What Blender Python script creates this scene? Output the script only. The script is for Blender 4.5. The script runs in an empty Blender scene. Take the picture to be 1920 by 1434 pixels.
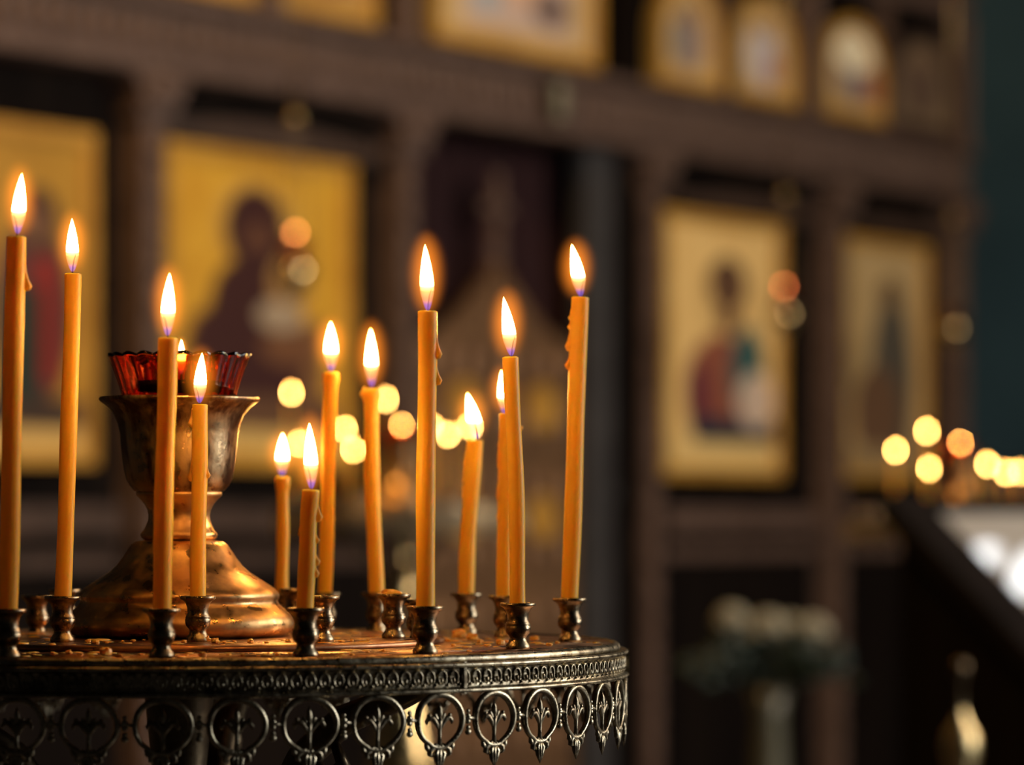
import bpy, math, random
from mathutils import Vector, Matrix
R = math.radians
PI = math.pi
sc = bpy.context.scene
C = sc.collection

# ------------------------------------------------------------------ camera
F = 6600.0            # focal length in pixels of a 1920 wide frame
HY = 970.0            # pixel row of the horizon
TRAY_Z = 1.10
CAM_Z = TRAY_Z + 0.0504
cd = bpy.data.cameras.new('camera')
cam = bpy.data.objects.new('camera', cd); C.objects.link(cam)
cam.location = (0, 0, CAM_Z); cam.rotation_euler = (R(90), 0, 0)
cd.sensor_width = 36; cd.lens = F / 1920 * 36
cd.shift_y = (HY - 717) / 1920
cd.clip_start = .05; cd.clip_end = 60
cd.dof.use_dof = True; cd.dof.focus_distance = 1.345; cd.dof.aperture_fstop = 8.6
sc.camera = cam

# ------------------------------------------------------------------ render look
sc.view_settings.view_transform = 'Standard'; sc.view_settings.look = 'None'
sc.view_settings.gamma = 1; sc.view_settings.use_curve_mapping = False
sc.view_settings.exposure = 0.0
sc.render.engine = 'CYCLES'
sc.cycles.use_denoising = True
sc.cycles.max_bounces = 7; sc.cycles.transparent_max_bounces = 20
sc.cycles.sample_clamp_indirect = 20
sc.cycles.caustics_refractive = False
w = bpy.data.worlds.new('world'); sc.world = w; w.use_nodes = True
w.node_tree.nodes['Background'].inputs[0].default_value = (.10, .085, .08, 1)
w.node_tree.nodes['Background'].inputs[1].default_value = .05

def area_light(name, loc, target, sx, sy, power, col):
    l = bpy.data.lights.new(name, 'AREA'); l.shape = 'RECTANGLE'; l.size = sx; l.size_y = sy
    l.energy = power; l.color = col
    o = bpy.data.objects.new(name, l); C.objects.link(o); o.location = loc
    o.rotation_euler = (Vector(target) - Vector(loc)).to_track_quat('-Z', 'Y').to_euler()
    return o
# daylight through the windows of the right wall, and an added, unseen warm fill lamp
area_light('window_daylight', (4.7, 4.7, 3.0), (0.2, 8.8, 1.8), 1.3, 2.4, 320, (1.0, .80, .62))
area_light('window_daylight', (4.7, 2.1, 2.2), (0.0, 1.6, 1.5), 1.6, 2.8, 120, (.92, .95, 1.0))
area_light('warm_fill_light', (-1.2, 4.6, 4.4), (-.8, 8.2, 1.6), 1.0, 1.0, 100, (1.0, .54, .18))

# ------------------------------------------------------------------ pixel and wall helpers
def at(px, py, d): return Vector(((px - 960) / F * d, d, CAM_Z + (HY - py) / F * d))
def on_plane(px, py, h):                      # a point h above (negative: below) the tray
    d = (CAM_Z - TRAY_Z - h) * F / (py - HY); return at(px, py, d)
Y0, WA = 9.5, R(55.6)
def S(px):
    u = (px - 960) / F; return u * Y0 / (math.cos(WA) - u * math.sin(WA))
def Yw(px): return Y0 + S(px) * math.sin(WA)
def Zw(px, py): return CAM_Z + (HY - py) / F * Yw(px)

# ------------------------------------------------------------------ materials
def node_mat(name):
    m = bpy.data.materials.new(name); m.use_nodes = True
    nt = m.node_tree; b = nt.nodes['Principled BSDF']
    return m, nt, b
def noise(nt, scale, detail=5, coord='Object', rough=.6, stretch=None):
    tc = nt.nodes.new('ShaderNodeTexCoord'); n = nt.nodes.new('ShaderNodeTexNoise')
    n.inputs['Scale'].default_value = scale; n.inputs['Detail'].default_value = detail; n.inputs['Roughness'].default_value = rough
    if stretch:
        mp = nt.nodes.new('ShaderNodeMapping'); mp.inputs['Scale'].default_value = stretch
        nt.links.new(tc.outputs[coord], mp.inputs[0]); nt.links.new(mp.outputs[0], n.inputs['Vector'])
    else: nt.links.new(tc.outputs[coord], n.inputs['Vector'])
    return n.outputs['Fac']
def ramp(nt, fac, stops):
    r = nt.nodes.new('ShaderNodeValToRGB'); e = r.color_ramp.elements
    while len(e) < len(stops): e.new(.5)
    for i, (p, c) in enumerate(stops):
        e[i].position = p; e[i].color = (c[0], c[1], c[2], 1) if hasattr(c, '__len__') else (c, c, c, 1)
    nt.links.new(fac, r.inputs[0]); return r.outputs[0]
def bump(nt, b, fac, strength, dist):
    n = nt.nodes.new('ShaderNodeBump'); n.inputs['Strength'].default_value = strength; n.inputs['Distance'].default_value = dist
    nt.links.new(fac, n.inputs['Height']); nt.links.new(n.outputs[0], b.inputs['Normal'])
def metal(name, c1, c2, r1=.22, r2=.5, scale=60, bs=.25, bd=.0006, stretch=None, lo=.38, hi=.62):
    m, nt, b = node_mat(name); b.inputs['Metallic'].default_value = 1
    n = noise(nt, scale, 6, stretch=stretch)
    nt.links.new(ramp(nt, n, [(lo, c2), (hi, c1)]), b.inputs['Base Color'])
    nt.links.new(ramp(nt, noise(nt, scale * 1.7, 4), [(.35, r1), (.7, r2)]), b.inputs['Roughness'])
    bump(nt, b, noise(nt, scale * 2.5, 6), bs, bd); return m
def plain(name, c1, c2, rough=.6, scale=8, bs=.2, bd=.002, metallic=0, stretch=None, coat=0):
    m, nt, b = node_mat(name)
    n = noise(nt, scale, 6, stretch=stretch)
    nt.links.new(ramp(nt, n, [(.35, c1), (.65, c2)]), b.inputs['Base Color'])
    b.inputs['Roughness'].default_value = rough; b.inputs['Metallic'].default_value = metallic
    b.inputs['Coat Weight'].default_value = coat
    if bs: bump(nt, b, n, bs, bd)
    return m
M = {}
M['cup'] = metal('aged cup brass', (.44, .34, .20), (.12, .078, .045), .2, .42, 130, .3, .0004)
M['band'] = metal('antique cast brass', (.58, .49, .32), (.20, .15, .09), .22, .45, 160, .35, .0004)
M['tray'] = metal('burnished tray bronze', (.55, .29, .14), (.26, .12, .06), .2, .5, 38, .35, .0006)
M['goblet'] = metal('worn copper bronze', (.78, .47, .18), (.36, .19, .075), .22, .55, 60, .3, .0004)
M['bowl'] = metal('streaked bronze bowl', (.56, .38, .19), (.13, .065, .032), .25, .5, 110, .4, .0005, stretch=(1, 1, .2), lo=.44, hi=.58)
M['brass'] = metal('polished brass', (.90, .72, .36), (.55, .40, .18), .2, .4, 25, .15, .001)
M['wood'] = plain('carved brown wood', (.035, .020, .014), (.07, .042, .030), .55, 22, .6, .012)
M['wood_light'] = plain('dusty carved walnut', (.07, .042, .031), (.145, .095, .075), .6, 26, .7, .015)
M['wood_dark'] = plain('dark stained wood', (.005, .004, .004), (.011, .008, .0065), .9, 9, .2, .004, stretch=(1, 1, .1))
M['gilt'] = plain('dull gilded frame', (.44, .23, .035), (.60, .34, .06), .45, 14, .3, .003, metallic=.1)
M['gate'] = plain('gilded brown carving', (.11, .062, .036), (.29, .17, .085), .45, 24, .7, .01, metallic=.35)
M['wood_matt'] = plain('matt dark wood', (.008, .007, .007), (.014, .011, .010), .95, 9, .2, .004)
M['wood_matt'].node_tree.nodes['Principled BSDF'].inputs['Specular IOR Level'].default_value = .05
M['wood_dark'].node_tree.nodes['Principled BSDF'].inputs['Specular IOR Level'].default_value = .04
M['wine'] = plain('dark wine velvet', (.016, .003, .005), (.030, .006, .009), .9, 5, .3, .01, stretch=(6, 6, .3))
M['stone'] = plain('dark stone floor', (.045, .036, .030), (.075, .06, .05), .35, 3, .1, .002)
M['teal'] = plain('dark teal plaster', (.03, .085, .115), (.045, .115, .15), .8, 1.3, .2, .01)
M['plaster'] = plain('dim brown plaster', (.02, .015, .012), (.03, .024, .018), .85, 2, .2, .01)
M['grey'] = plain('grey painted post', (.032, .032, .035), (.055, .055, .058), .6, 6, .2, .004)
M['chain'] = metal('dark brass chain', (.22, .16, .09), (.10, .07, .04), .35, .5, 80)
M['leaf'] = plain('dark green leaf', (.005, .016, .012), (.012, .032, .022), .5, 60, .1, .001)
M['petal'] = plain('creamy petal', (.20, .19, .13), (.30, .29, .21), .7, 40, .1, .001)
M['vase'] = plain('pale olive glaze', (.05, .05, .03), (.08, .078, .05), .4, 8, .1, .001)
M['wick'] = plain('charred wick', (.02, .014, .01), (.06, .04, .025), .9, 400, .3, .0003)
M['oil'] = plain('lamp oil', (.10, .015, .004), (.14, .02, .006), .1, 10, 0)

m, nt, b = node_mat('beeswax')
n = noise(nt, 55, 4)
nt.links.new(ramp(nt, n, [(.3, (.98, .50, .045)), (.7, (1.0, .57, .065))]), b.inputs['Base Color'])
b.inputs['Roughness'].default_value = .38
b.inputs['Subsurface Weight'].default_value = .9; b.inputs['Subsurface Radius'].default_value = (1.0, .50, .12)
b.inputs['Subsurface Scale'].default_value = .0035; b.inputs['Specular IOR Level'].default_value = .25
bump(nt, b, noise(nt, 180, 4), .12, .0004)
tr = nt.nodes.new('ShaderNodeBsdfTranslucent'); tr.inputs[0].default_value = (1, .68, .18, 1)
mx = nt.nodes.new('ShaderNodeMixShader'); mx.inputs[0].default_value = .24
nt.links.new(b.outputs[0], mx.inputs[1]); nt.links.new(tr.outputs[0], mx.inputs[2]); nt.links.new(mx.outputs[0], nt.nodes['Material Output'].inputs[0])
M['wax'] = m
m, nt, b = node_mat('thin run of wax')
b.inputs['Base Color'].default_value = (1.0, .66, .14, 1); b.inputs['Roughness'].default_value = .35; b.inputs['Specular IOR Level'].default_value = .3
tr = nt.nodes.new('ShaderNodeBsdfTranslucent'); tr.inputs[0].default_value = (1, .66, .14, 1)
mx = nt.nodes.new('ShaderNodeMixShader'); mx.inputs[0].default_value = .5
nt.links.new(b.outputs[0], mx.inputs[1]); nt.links.new(tr.outputs[0], mx.inputs[2]); nt.links.new(mx.outputs[0], nt.nodes['Material Output'].inputs[0])
M['drip'] = m
m, nt, b = node_mat('spilled wax')
nt.links.new(ramp(nt, noise(nt, 90, 4), [(.3, (.80, .34, .05)), (.7, (.98, .56, .13))]), b.inputs['Base Color'])
b.inputs['Roughness'].default_value = .45; b.inputs['Subsurface Weight'].default_value = .5
b.inputs['Subsurface Radius'].default_value = (1, .4, .1); b.inputs['Subsurface Scale'].default_value = .002
M['crumb'] = m

def glass(name, col, rough=.03, trans=1.0):
    m, nt, b = node_mat(name)
    b.inputs['Base Color'].default_value = (*col, 1); b.inputs['Roughness'].default_value = rough
    b.inputs['Transmission Weight'].default_value = trans; b.inputs['IOR'].default_value = 1.47
    return m
M['red_glass'] = glass('red ribbed glass', (.88, .13, .02))
M['amber_glass'] = glass('amber lamp glass', (.85, .30, .05))
m, nt, b = node_mat('desk glass')          # a sheet of glass over a pale printed page
b.inputs['Base Color'].default_value = (.5, .5, .47, 1); b.inputs['Roughness'].default_value = .5
b.inputs['Coat Weight'].default_value = 1; b.inputs['Coat Roughness'].default_value = .01; b.inputs['Coat IOR'].default_value = 1.6
M['desk_glass'] = m

def emit(name, col, s):
    m = bpy.data.materials.new(name); m.use_nodes = True; nt = m.node_tree; nt.nodes.clear()
    e = nt.nodes.new('ShaderNodeEmission'); o = nt.nodes.new('ShaderNodeOutputMaterial')
    e.inputs[0].default_value = (*col, 1); e.inputs[1].default_value = s; nt.links.new(e.outputs[0], o.inputs[0]); return m
M['window'] = emit('bright window pane', (.92, .97, 1.0), 10)
M['window_side'] = emit('side window pane', (.9, .95, 1.0), 2.2)
M['ember'] = emit('amber glowing oil lamp flame', (1.0, .30, .07), 17)
M['ember2'] = emit('red amber glowing oil lamp flame', (1.0, .22, .06), 15)

def flame_mat(name, gain):
    # a flame is a thin glowing gas: light adds to what is behind it and passes through it
    m = bpy.data.materials.new(name); m.use_nodes = True; nt = m.node_tree; nt.nodes.clear(); N = nt.nodes.new
    tc = N('ShaderNodeTexCoord'); sep = N('ShaderNodeSeparateXYZ'); nt.links.new(tc.outputs['Generated'], sep.inputs[0])
    col = ramp(nt, sep.outputs[2], [(0, (.04, .06, .80)), (.10, (.10, .10, .70)), (.17, (.80, .34, .22)), (.30, (1, .52, .18)), (.5, (1, .52, .13)), (1, (1, .38, .06))])
    st = ramp(nt, sep.outputs[2], [(0, .0035), (.12, .0035), (.20, .0035), (.30, .0050), (.37, .02), (.48, 1), (.93, .9), (1, .15)])
    lw = N('ShaderNodeLayerWeight'); lw.inputs[0].default_value = .5
    f1 = N('ShaderNodeMath'); f1.operation = 'SUBTRACT'; f1.inputs[0].default_value = 1; nt.links.new(lw.outputs['Facing'], f1.inputs[1])
    f2 = N('ShaderNodeMath'); f2.operation = 'POWER'; f2.inputs[1].default_value = .8; nt.links.new(f1.outputs[0], f2.inputs[0])
    mu = N('ShaderNodeMath'); mu.operation = 'MULTIPLY'; nt.links.new(st, mu.inputs[0]); nt.links.new(f2.outputs[0], mu.inputs[1])
    mg = N('ShaderNodeMath'); mg.operation = 'MULTIPLY'; nt.links.new(mu.outputs[0], mg.inputs[0]); mg.inputs[1].default_value = gain
    e = N('ShaderNodeEmission'); t = N('ShaderNodeBsdfTransparent'); a = N('ShaderNodeAddShader'); o = N('ShaderNodeOutputMaterial')
    nt.links.new(col, e.inputs[0]); nt.links.new(mg.outputs[0], e.inputs[1])
    nt.links.new(e.outputs[0], a.inputs[0]); nt.links.new(t.outputs[0], a.inputs[1]); nt.links.new(a.outputs[0], o.inputs[0])
    return m
M['flame'] = flame_mat('candle flame', 130)
m = bpy.data.materials.new('bloom shell round the flame'); m.use_nodes = True; nt = m.node_tree; nt.nodes.clear(); N = nt.nodes.new
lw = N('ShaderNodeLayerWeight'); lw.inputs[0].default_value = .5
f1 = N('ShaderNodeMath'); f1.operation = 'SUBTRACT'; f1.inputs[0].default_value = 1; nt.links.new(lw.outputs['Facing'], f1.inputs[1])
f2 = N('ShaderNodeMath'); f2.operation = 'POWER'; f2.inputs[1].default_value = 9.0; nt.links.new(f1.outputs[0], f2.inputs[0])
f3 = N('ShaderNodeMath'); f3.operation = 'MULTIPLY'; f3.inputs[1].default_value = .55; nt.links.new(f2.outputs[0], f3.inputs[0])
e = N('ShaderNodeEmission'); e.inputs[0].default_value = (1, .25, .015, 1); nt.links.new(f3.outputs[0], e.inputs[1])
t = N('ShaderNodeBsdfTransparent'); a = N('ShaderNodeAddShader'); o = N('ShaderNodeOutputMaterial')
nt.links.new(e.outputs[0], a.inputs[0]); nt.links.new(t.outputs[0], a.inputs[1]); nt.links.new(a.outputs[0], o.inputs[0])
M['mantle'] = m  # glowing shell that imitates lens bloom, not a layer of the flame

# painted panel: soft shapes laid over a ground, in the panel's own coordinates (x across, z up, 0..1)
def painting(name, ground1, ground2, shapes, rough=.5, metallic=0.0):
    m, nt, b = node_mat(name); N = nt.nodes.new
    tc = N('ShaderNodeTexCoord')
    base = ramp(nt, noise(nt, 9, 5), [(.35, ground1), (.65, ground2)])
    for (cx, cz, rx, rz, col, kind) in shapes:
        v = N('ShaderNodeVectorMath'); v.operation = 'SUBTRACT'; nt.links.new(tc.outputs['Generated'], v.inputs[0]); v.inputs[1].default_value = (cx, .5, cz)
        s = N('ShaderNodeVectorMath'); s.operation = 'MULTIPLY'; nt.links.new(v.outputs[0], s.inputs[0]); s.inputs[1].default_value = (1 / rx, 0, 1 / rz)
        if kind == 'e':
            l = N('ShaderNodeVectorMath'); l.operation = 'LENGTH'; nt.links.new(s.outputs[0], l.inputs[0]); d = l.outputs['Value']
        else:
            ab = N('ShaderNodeVectorMath'); ab.operation = 'ABSOLUTE'; nt.links.new(s.outputs[0], ab.inputs[0])
            sp = N('ShaderNodeSeparateXYZ'); nt.links.new(ab.outputs[0], sp.inputs[0])
            mx = N('ShaderNodeMath'); mx.operation = 'MAXIMUM'; nt.links.new(sp.outputs[0], mx.inputs[0]); nt.links.new(sp.outputs[2], mx.inputs[1]); d = mx.outputs[0]
        mr = N('ShaderNodeMapRange'); mr.inputs[1].default_value = .93; mr.inputs[2].default_value = 1.07; mr.inputs[3].default_value = 1; mr.inputs[4].default_value = 0
        nt.links.new(d, mr.inputs[0])
        mx = N('ShaderNodeMix'); mx.data_type = 'RGBA'; nt.links.new(mr.outputs[0], mx.inputs[0]); nt.links.new(base, mx.inputs[6]); mx.inputs[7].default_value = (*col, 1)
        base = mx.outputs[2]
    nt.links.new(base, b.inputs['Base Color']); b.inputs['Roughness'].default_value = rough; b.inputs['Metallic'].default_value = metallic
    return m

# ------------------------------------------------------------------ mesh builder
class MB:
    def __init__(s): s.v = []; s.f = []; s.smooth = []
    def add(s, vs, fs, smooth=True):
        o = len(s.v); s.v += [tuple(v) for v in vs]; s.f += [tuple(i + o for i in f) for f in fs]; s.smooth += [smooth] * len(fs)
    def lathe(s, prof, seg=48, c=(0, 0, 0), rad=None, closed=False):
        vs = []; fs = []; n = len(prof)
        for (r, z) in prof:
            for k in range(seg):
                a = 2 * PI * k / seg; q = rad(a, z) if rad else 1
                vs.append((c[0] + r * q * math.cos(a), c[1] + r * q * math.sin(a), c[2] + z))
        for i in range(n - (0 if closed else 1)):
            j = (i + 1) % n
            for k in range(seg):
                l = (k + 1) % seg
                fs.append((i * seg + k, i * seg + l, j * seg + l, j * seg + k))
        s.add(vs, fs)
    def tube(s, pts, rad, seg=8, ring=False, flat=1.0, up=None):
        pts = [Vector(p) for p in pts]; n = len(pts)
        if not hasattr(rad, '__len__'): rad = [rad] * n
        vs = []; fs = []; x = None
        for i, p in enumerate(pts):
            if ring: t = pts[(i + 1) % n] - pts[i - 1]
            else: t = pts[min(i + 1, n - 1)] - pts[max(i - 1, 0)]
            t = t.normalized() if t.length > 1e-12 else Vector((0, 0, 1))
            if x is None:
                h = Vector(up) if up else (Vector((0, 1, 0)) if abs(t.y) < .9 else Vector((1, 0, 0)))
                x = (h - t * h.dot(t)).normalized()
            else:
                x = x - t * x.dot(t); x = x.normalized() if x.length > 1e-9 else Vector((0, 1, 0))
            y = t.cross(x)
            for k in range(seg):
                a = 2 * PI * k / seg
                vs.append(p + (x * math.cos(a) * flat + y * math.sin(a)) * rad[i])
        for i in range(n if ring else n - 1):
            j = (i + 1) % n
            for k in range(seg):
                l = (k + 1) % seg; fs.append((i * seg + k, i * seg + l, j * seg + l, j * seg + k))
        if not ring: fs.append(tuple(range(seg - 1, -1, -1))); fs.append(tuple((n - 1) * seg + k for k in range(seg)))
        s.add(vs, fs)
    def box(s, x0, x1, y0, y1, z0, z1):
        s.add([(x0, y0, z0), (x1, y0, z0), (x1, y1, z0), (x0, y1, z0), (x0, y0, z1), (x1, y0, z1), (x1, y1, z1), (x0, y1, z1)],
              [(3, 2, 1, 0), (4, 5, 6, 7), (0, 1, 5, 4), (1, 2, 6, 5), (2, 3, 7, 6), (3, 0, 4, 7)], False)
    def ball(s, c, rx, ry, rz, u=12, v=8, jit=0, rnd=None):
        vs = [(c[0], c[1], c[2] - rz)]; fs = []
        for i in range(1, v):
            t = -PI / 2 + PI * i / v
            for k in range(u):
                a = 2 * PI * k / u; q = 1 + (rnd.uniform(-jit, jit) if jit else 0)
                vs.append((c[0] + rx * math.cos(t) * math.cos(a) * q, c[1] + ry * math.cos(t) * math.sin(a) * q, c[2] + rz * math.sin(t) * q))
        vs.append((c[0], c[1], c[2] + rz)); top = len(vs) - 1
        for k in range(u):
            l = (k + 1) % u; fs.append((0, 1 + l, 1 + k)); fs.append((top, 1 + (v - 2) * u + k, 1 + (v - 2) * u + l))
            for i in range(v - 2): fs.append((1 + i * u + k, 1 + i * u + l, 1 + (i + 1) * u + l, 1 + (i + 1) * u + k))
        s.add(vs, fs)
    def prism(s, outline, y0, y1):                # outline in x,z extruded along y
        n = len(outline); vs = [(x, y0, z) for x, z in outline] + [(x, y1, z) for x, z in outline]
        fs = [tuple(range(n)), tuple(range(2 * n - 1, n - 1, -1))] + [((i + 1) % n, i, i + n, (i + 1) % n + n) for i in range(n)]
        s.add(vs, fs, False)
    def xf(s, mat):
        s.v = [tuple(mat @ Vector(v)) for v in s.v]; return s
    def build(s, name, mat, parent=None, loc=None):
        me = bpy.data.meshes.new(name); me.from_pydata(s.v, [], s.f); me.update()
        me.polygons.foreach_set('use_smooth', s.smooth); me.materials.append(mat if not isinstance(mat, str) else M[mat])
        o = bpy.data.objects.new(name, me); C.objects.link(o)
        if loc is not None: o.location = loc
        if parent is not None: o.parent = parent
        return o
def sharp(o, ang=35):
    me = o.data
    try: me.set_sharp_from_angle(angle=R(ang))
    except Exception: pass
    return o
def tag(o, label=None, cat=None, group=None, kind=None):
    if label: o['label'] = label
    if cat: o['category'] = cat
    if group: o['group'] = group
    if kind: o['kind'] = kind
    return o
def thing(name, loc, label, cat, group=None, rz=0):
    o = bpy.data.objects.new(name, None); C.objects.link(o); o.location = loc; o.rotation_euler = (0, 0, rz); o.empty_display_size = .05
    return tag(o, label, cat, group)
def copy_tree(o, parent=None):
    c = o.copy(); C.objects.link(c); c.parent = parent
    for ch in list(o.children): copy_tree(ch, c)
    return c

# ------------------------------------------------------------------ the room
SOLEA = .055
def struct(name, mb, mat): return tag(mb.build(name, mat), kind='structure')
b_ = MB(); b_.box(-5, 5, -3, 16, -.1, 0); struct('floor', b_, 'stone')
b_ = MB(); b_.box(-5, 5, 3.9, 15.9, .0005, SOLEA); struct('trim_1', b_, 'stone')
b_ = MB(); b_.box(-5.1, 5.1, -3.1, 16.1, 13.5, 13.6); struct('ceiling', b_, 'plaster')
b_ = MB(); b_.box(-5.1, -5, -3, 16, 0, 13.5); struct('wall_left', b_, 'plaster')
b_ = MB(); b_.box(-5.1, 5.1, -3.1, -3, 0, 13.5); struct('wall_front', b_, 'plaster')
b_ = MB(); b_.box(-5.1, 5.1, 16, 16.1, 0, 13.5); struct('wall_back', b_, 'teal')
b_ = MB(); b_.box(5, 5.1, -3, 16, 0, 13.5); struct('wall_right', b_, 'teal')

# ------------------------------------------------------------------ candle stand
CX, CY = (336 - 960) / F * 1.42, 1.42
CUP_H = .0177
cup_prof = [(.0, 0), (.0046, 0), (.0047, .0008), (.0045, .0016), (.0036, .0028), (.0032, .0040), (.0034, .0048), (.0045, .0060), (.0049, .0074),
            (.0050, .0086), (.0047, .0090), (.0049, .0093), (.0044, .0101), (.0040, .0112), (.0041, .0130), (.0047, .0147), (.0056, .0158), (.0066, .0163), (.0069, .0167), (.0069, .0174), (.0066, .0177),
            (.0058, .0175), (.0046, .0168), (.0042, .0150), (.0038, .0100), (.0, .0098)]
def cup_mesh():
    b = MB(); b.lathe(cup_prof, 40); return b
DISC_H = .0025
stand = thing('candle_stand', (CX, CY, TRAY_Z), 'round brass candle stand in front with pierced lace border, lit tapers and goblet', 'candle stand')
def build_stand(st):
    b = MB()
    b.lathe([(0, 0), (.10, 0), (.1745, 0), (.1745, -.0028), (0, -.0028)], 160)
    b.build('tray', 'tray', st)
    b = MB(); b.lathe([(.1742, .0001), (.1752, .0005), (.1764, .0005), (.1775, -.0003), (.1779, -.0014), (.1776, -.0025), (.170, -.0031), (.170, -.0029), (.1742, -.0028)], 192, closed=True); b.build('tray_rim', 'band', st)
    b = MB(); b.lathe([(0, DISC_H), (.1045, DISC_H), (.1062, DISC_H - .0003), (.1070, DISC_H - .0010), (.1070, .0002), (.0, .0002)], 128)
    b.build('raised_disc', 'tray', st)
    # cast band: two rolled edges and a row of little arches with a bead in each
    b = MB()
    b.lathe([(.1768, -.0026), (.1785, -.0028), (.1796, -.0024), (.1808, -.0026), (.1812, -.0033), (.1808, -.0040), (.1798, -.0044), (.1793, -.0048),
             (.1793, -.0112), (.1799, -.0116), (.1808, -.0119), (.1813, -.0126), (.1808, -.0133), (.1797, -.0135), (.1783, -.0130), (.1780, -.0060)], 192, closed=True)
    NP = 212
    for k in range(NP):
        a = 2 * PI * k / NP; jr = random.Random(k)
        ca, sa = math.cos(a), math.sin(a); r0 = .1795
        def P(u, v, o=0): return ((r0 + o) * ca - u * sa, (r0 + o) * sa + u * ca, -.0080 + v)
        hw = .00185 + jr.uniform(-.0001, .0001)
        pts = [P(hw * math.cos(t), .0003 + .0024 * math.sin(t) if math.sin(t) > 0 else .0003 + .0025 * math.sin(t), .0002) for t in [-1.1 + (PI + 2.2) * i / 9 for i in range(10)]]
        b.tube(pts, .00042, 5)
        b.ball(P(jr.uniform(-.0003, .0003), -.0009, .0001), .0007, .0007, .0012, 6, 5)
        b.ball(P(hw + .0008, -.0022, 0), .0006, .0006, .0007, 6, 4)
    b.box(.1790, .1815, -.0004, .0004, -.0135, -.0024)
    # the join of the band
    b2 = MB(); b2.box(.1788, .1804, -.0006, .0006, -.0137, -.0022); b2.xf(Matrix.Rotation(R(-90 + 40.6), 4, 'Z')); b.add(b2.v, b2.f, False)
    b.build('ornament_band', 'band', st)
    # lace pendants: ring, fleur-de-lis, pointed drop and side sprig
    def pend():
        b = MB(); tz = -.0232
        def Q(u, v, o=0): return (o, u, tz + v)
        ring = [Q(.0100 * math.cos(t) * (1 + .02 * math.cos(3 * t)), .0093 * math.sin(t) - (.0006 if math.sin(t) < -.9 else 0)) for t in [2 * PI * i / 40 for i in range(40)]]
        b.tube(ring, [.00128 + .0002 * math.sin(2 * PI * i / 40) for i in range(40)], 8, ring=True, flat=.85)
        b.tube([Q(0, -.0092), Q(0, -.006), Q(0, -.002), Q(0, .0008)], [.0010, .0007, .0009, .0012], 8)
        b.tube([Q(0, .0003), Q(0, .0022), Q(0, .0042), Q(0, .0066)], [.0007, .0012, .0010, .0001], 8)          # centre spear
        for s in (-1, 1):
            b.tube([Q(0, -.003), Q(s * .0009, 0), Q(s * .0020, .0020), Q(s * .0024, .0027)], [.0004, .0008, .0007, .0005], 6)
            b.tube([Q(0, -.0038), Q(s * .0014, -.0012), Q(s * .0030, .0008), Q(s * .0046, .0009), Q(s * .0056, -.0004), Q(s * .0054, -.0014)], [.0005, .0009, .0011, .0010, .0008, .0003], 6)
            b.ball(Q(s * .0045, .0018), .0007, .0009, .0009, 8, 6)
            # volutes below the ring
            b.tube([Q(s * .0012, -.0088), Q(s * .0026, -.0098), Q(s * .0042, -.0106), Q(s * .0044, -.0122), Q(s * .0030, -.0130)], [.0009, .0010, .0011, .0010, .0005], 6)
            b.tube([Q(s * .0062, -.0080), Q(s * .0056, -.0098), Q(s * .0044, -.0112)], [.0005, .0010, .0006], 6)
            b.tube([Q(s * .0002, -.0102), Q(s * .0018, -.0120), Q(s * .0012, -.0150), Q(s * .0002, -.0176)], [.0006, .0011, .0008, .0002], 6)
            b.ball(Q(s * .0008, -.0095, .0003), .0008, .0008, .0008, 8, 6)
        b.tube([Q(0, -.0100), Q(0, -.0125), Q(0, -.0150), Q(0, -.0182)], [.0008, .0010, .0009, .0001], 6)
        # sprig to the next ring
        for v, r in ((.0030, .0008), (.0012, .0011), (-.0008, .0010), (-.0030, .0009), (-.0046, .0012)):
            b.ball(Q(.0128, v), r * .8, r * 1.2, r, 8, 6)
        b.tube([Q(.0108, .0002), Q(.0130, .0006), Q(.0156, .0002)], [.0007, .0009, .0007], 6)
        b.tube([Q(0, .0092), Q(0, .0102)], [.0012, .0012], 6)
        return b
    proto = None; NQ = 43
    for k in range(NQ):
        a = R(-90 + 45.4) + 2 * PI * k / NQ
        if proto is None: o = proto = pend().build('lace_pendant', 'band', st)
        else: o = proto.copy(); C.objects.link(o); o.parent = st
        o.location = (.1793 * math.cos(a), .1793 * math.sin(a), 0); o.rotation_euler = (0, 0, a)
    # column, brackets and foot
    hz = TRAY_Z
    prof = [(.0, -.003), (.050, -.003), (.052, -.006), (.030, -.012), (.014, -.02), (.011, -.05), (.011, -.085), (.018, -.095), (.026, -.108), (.028, -.121), (.026, -.134), (.017, -.147), (.011, -.155),
            (.010, -.20), (.012, -.225), (.022, -.255), (.034, -.30), (.048, -.36), (.050, -.38), (.040, -.39), (.016, -.40), (.013, -.45), (.013, -.80), (.02, -.82), (.03, -.84), (.02, -.86), (.016, -.90), (.03, -.96)]
    b = MB(); b.lathe(prof, 40); b.build('column', 'chain', st)  # dark metal stands in for the shade behind the lace
    b = MB(); b.lathe([(.028, -.955), (.05, -1.0), (.10, -1.05), (.17, -1.08), (.18, -1.10), (0, -1.10)], 48); b.build('foot', 'brass', st)
    pb = None
    for k in range(3):
        a = R(-40 + 120 * k)
        if pb is None:
            b = MB(); b.tube([(.012, 0, -.085), (.03, 0, -.082), (.052, 0, -.066), (.068, 0, -.044), (.090, 0, -.028), (.120, 0, -.018), (.150, 0, -.006)], [.005, .0055, .006, .0065, .006, .005, .004], 10)
            b.tube([(.068, 0, -.044), (.082, 0, -.052), (.090, 0, -.045), (.086, 0, -.038)], [.005, .004, .003, .002], 8)
            o = pb = b.build('bracket', 'chain', st)
        else: o = pb.copy(); C.objects.link(o); o.parent = st
        o.rotation_euler = (0, 0, a)
build_stand(stand)

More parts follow.
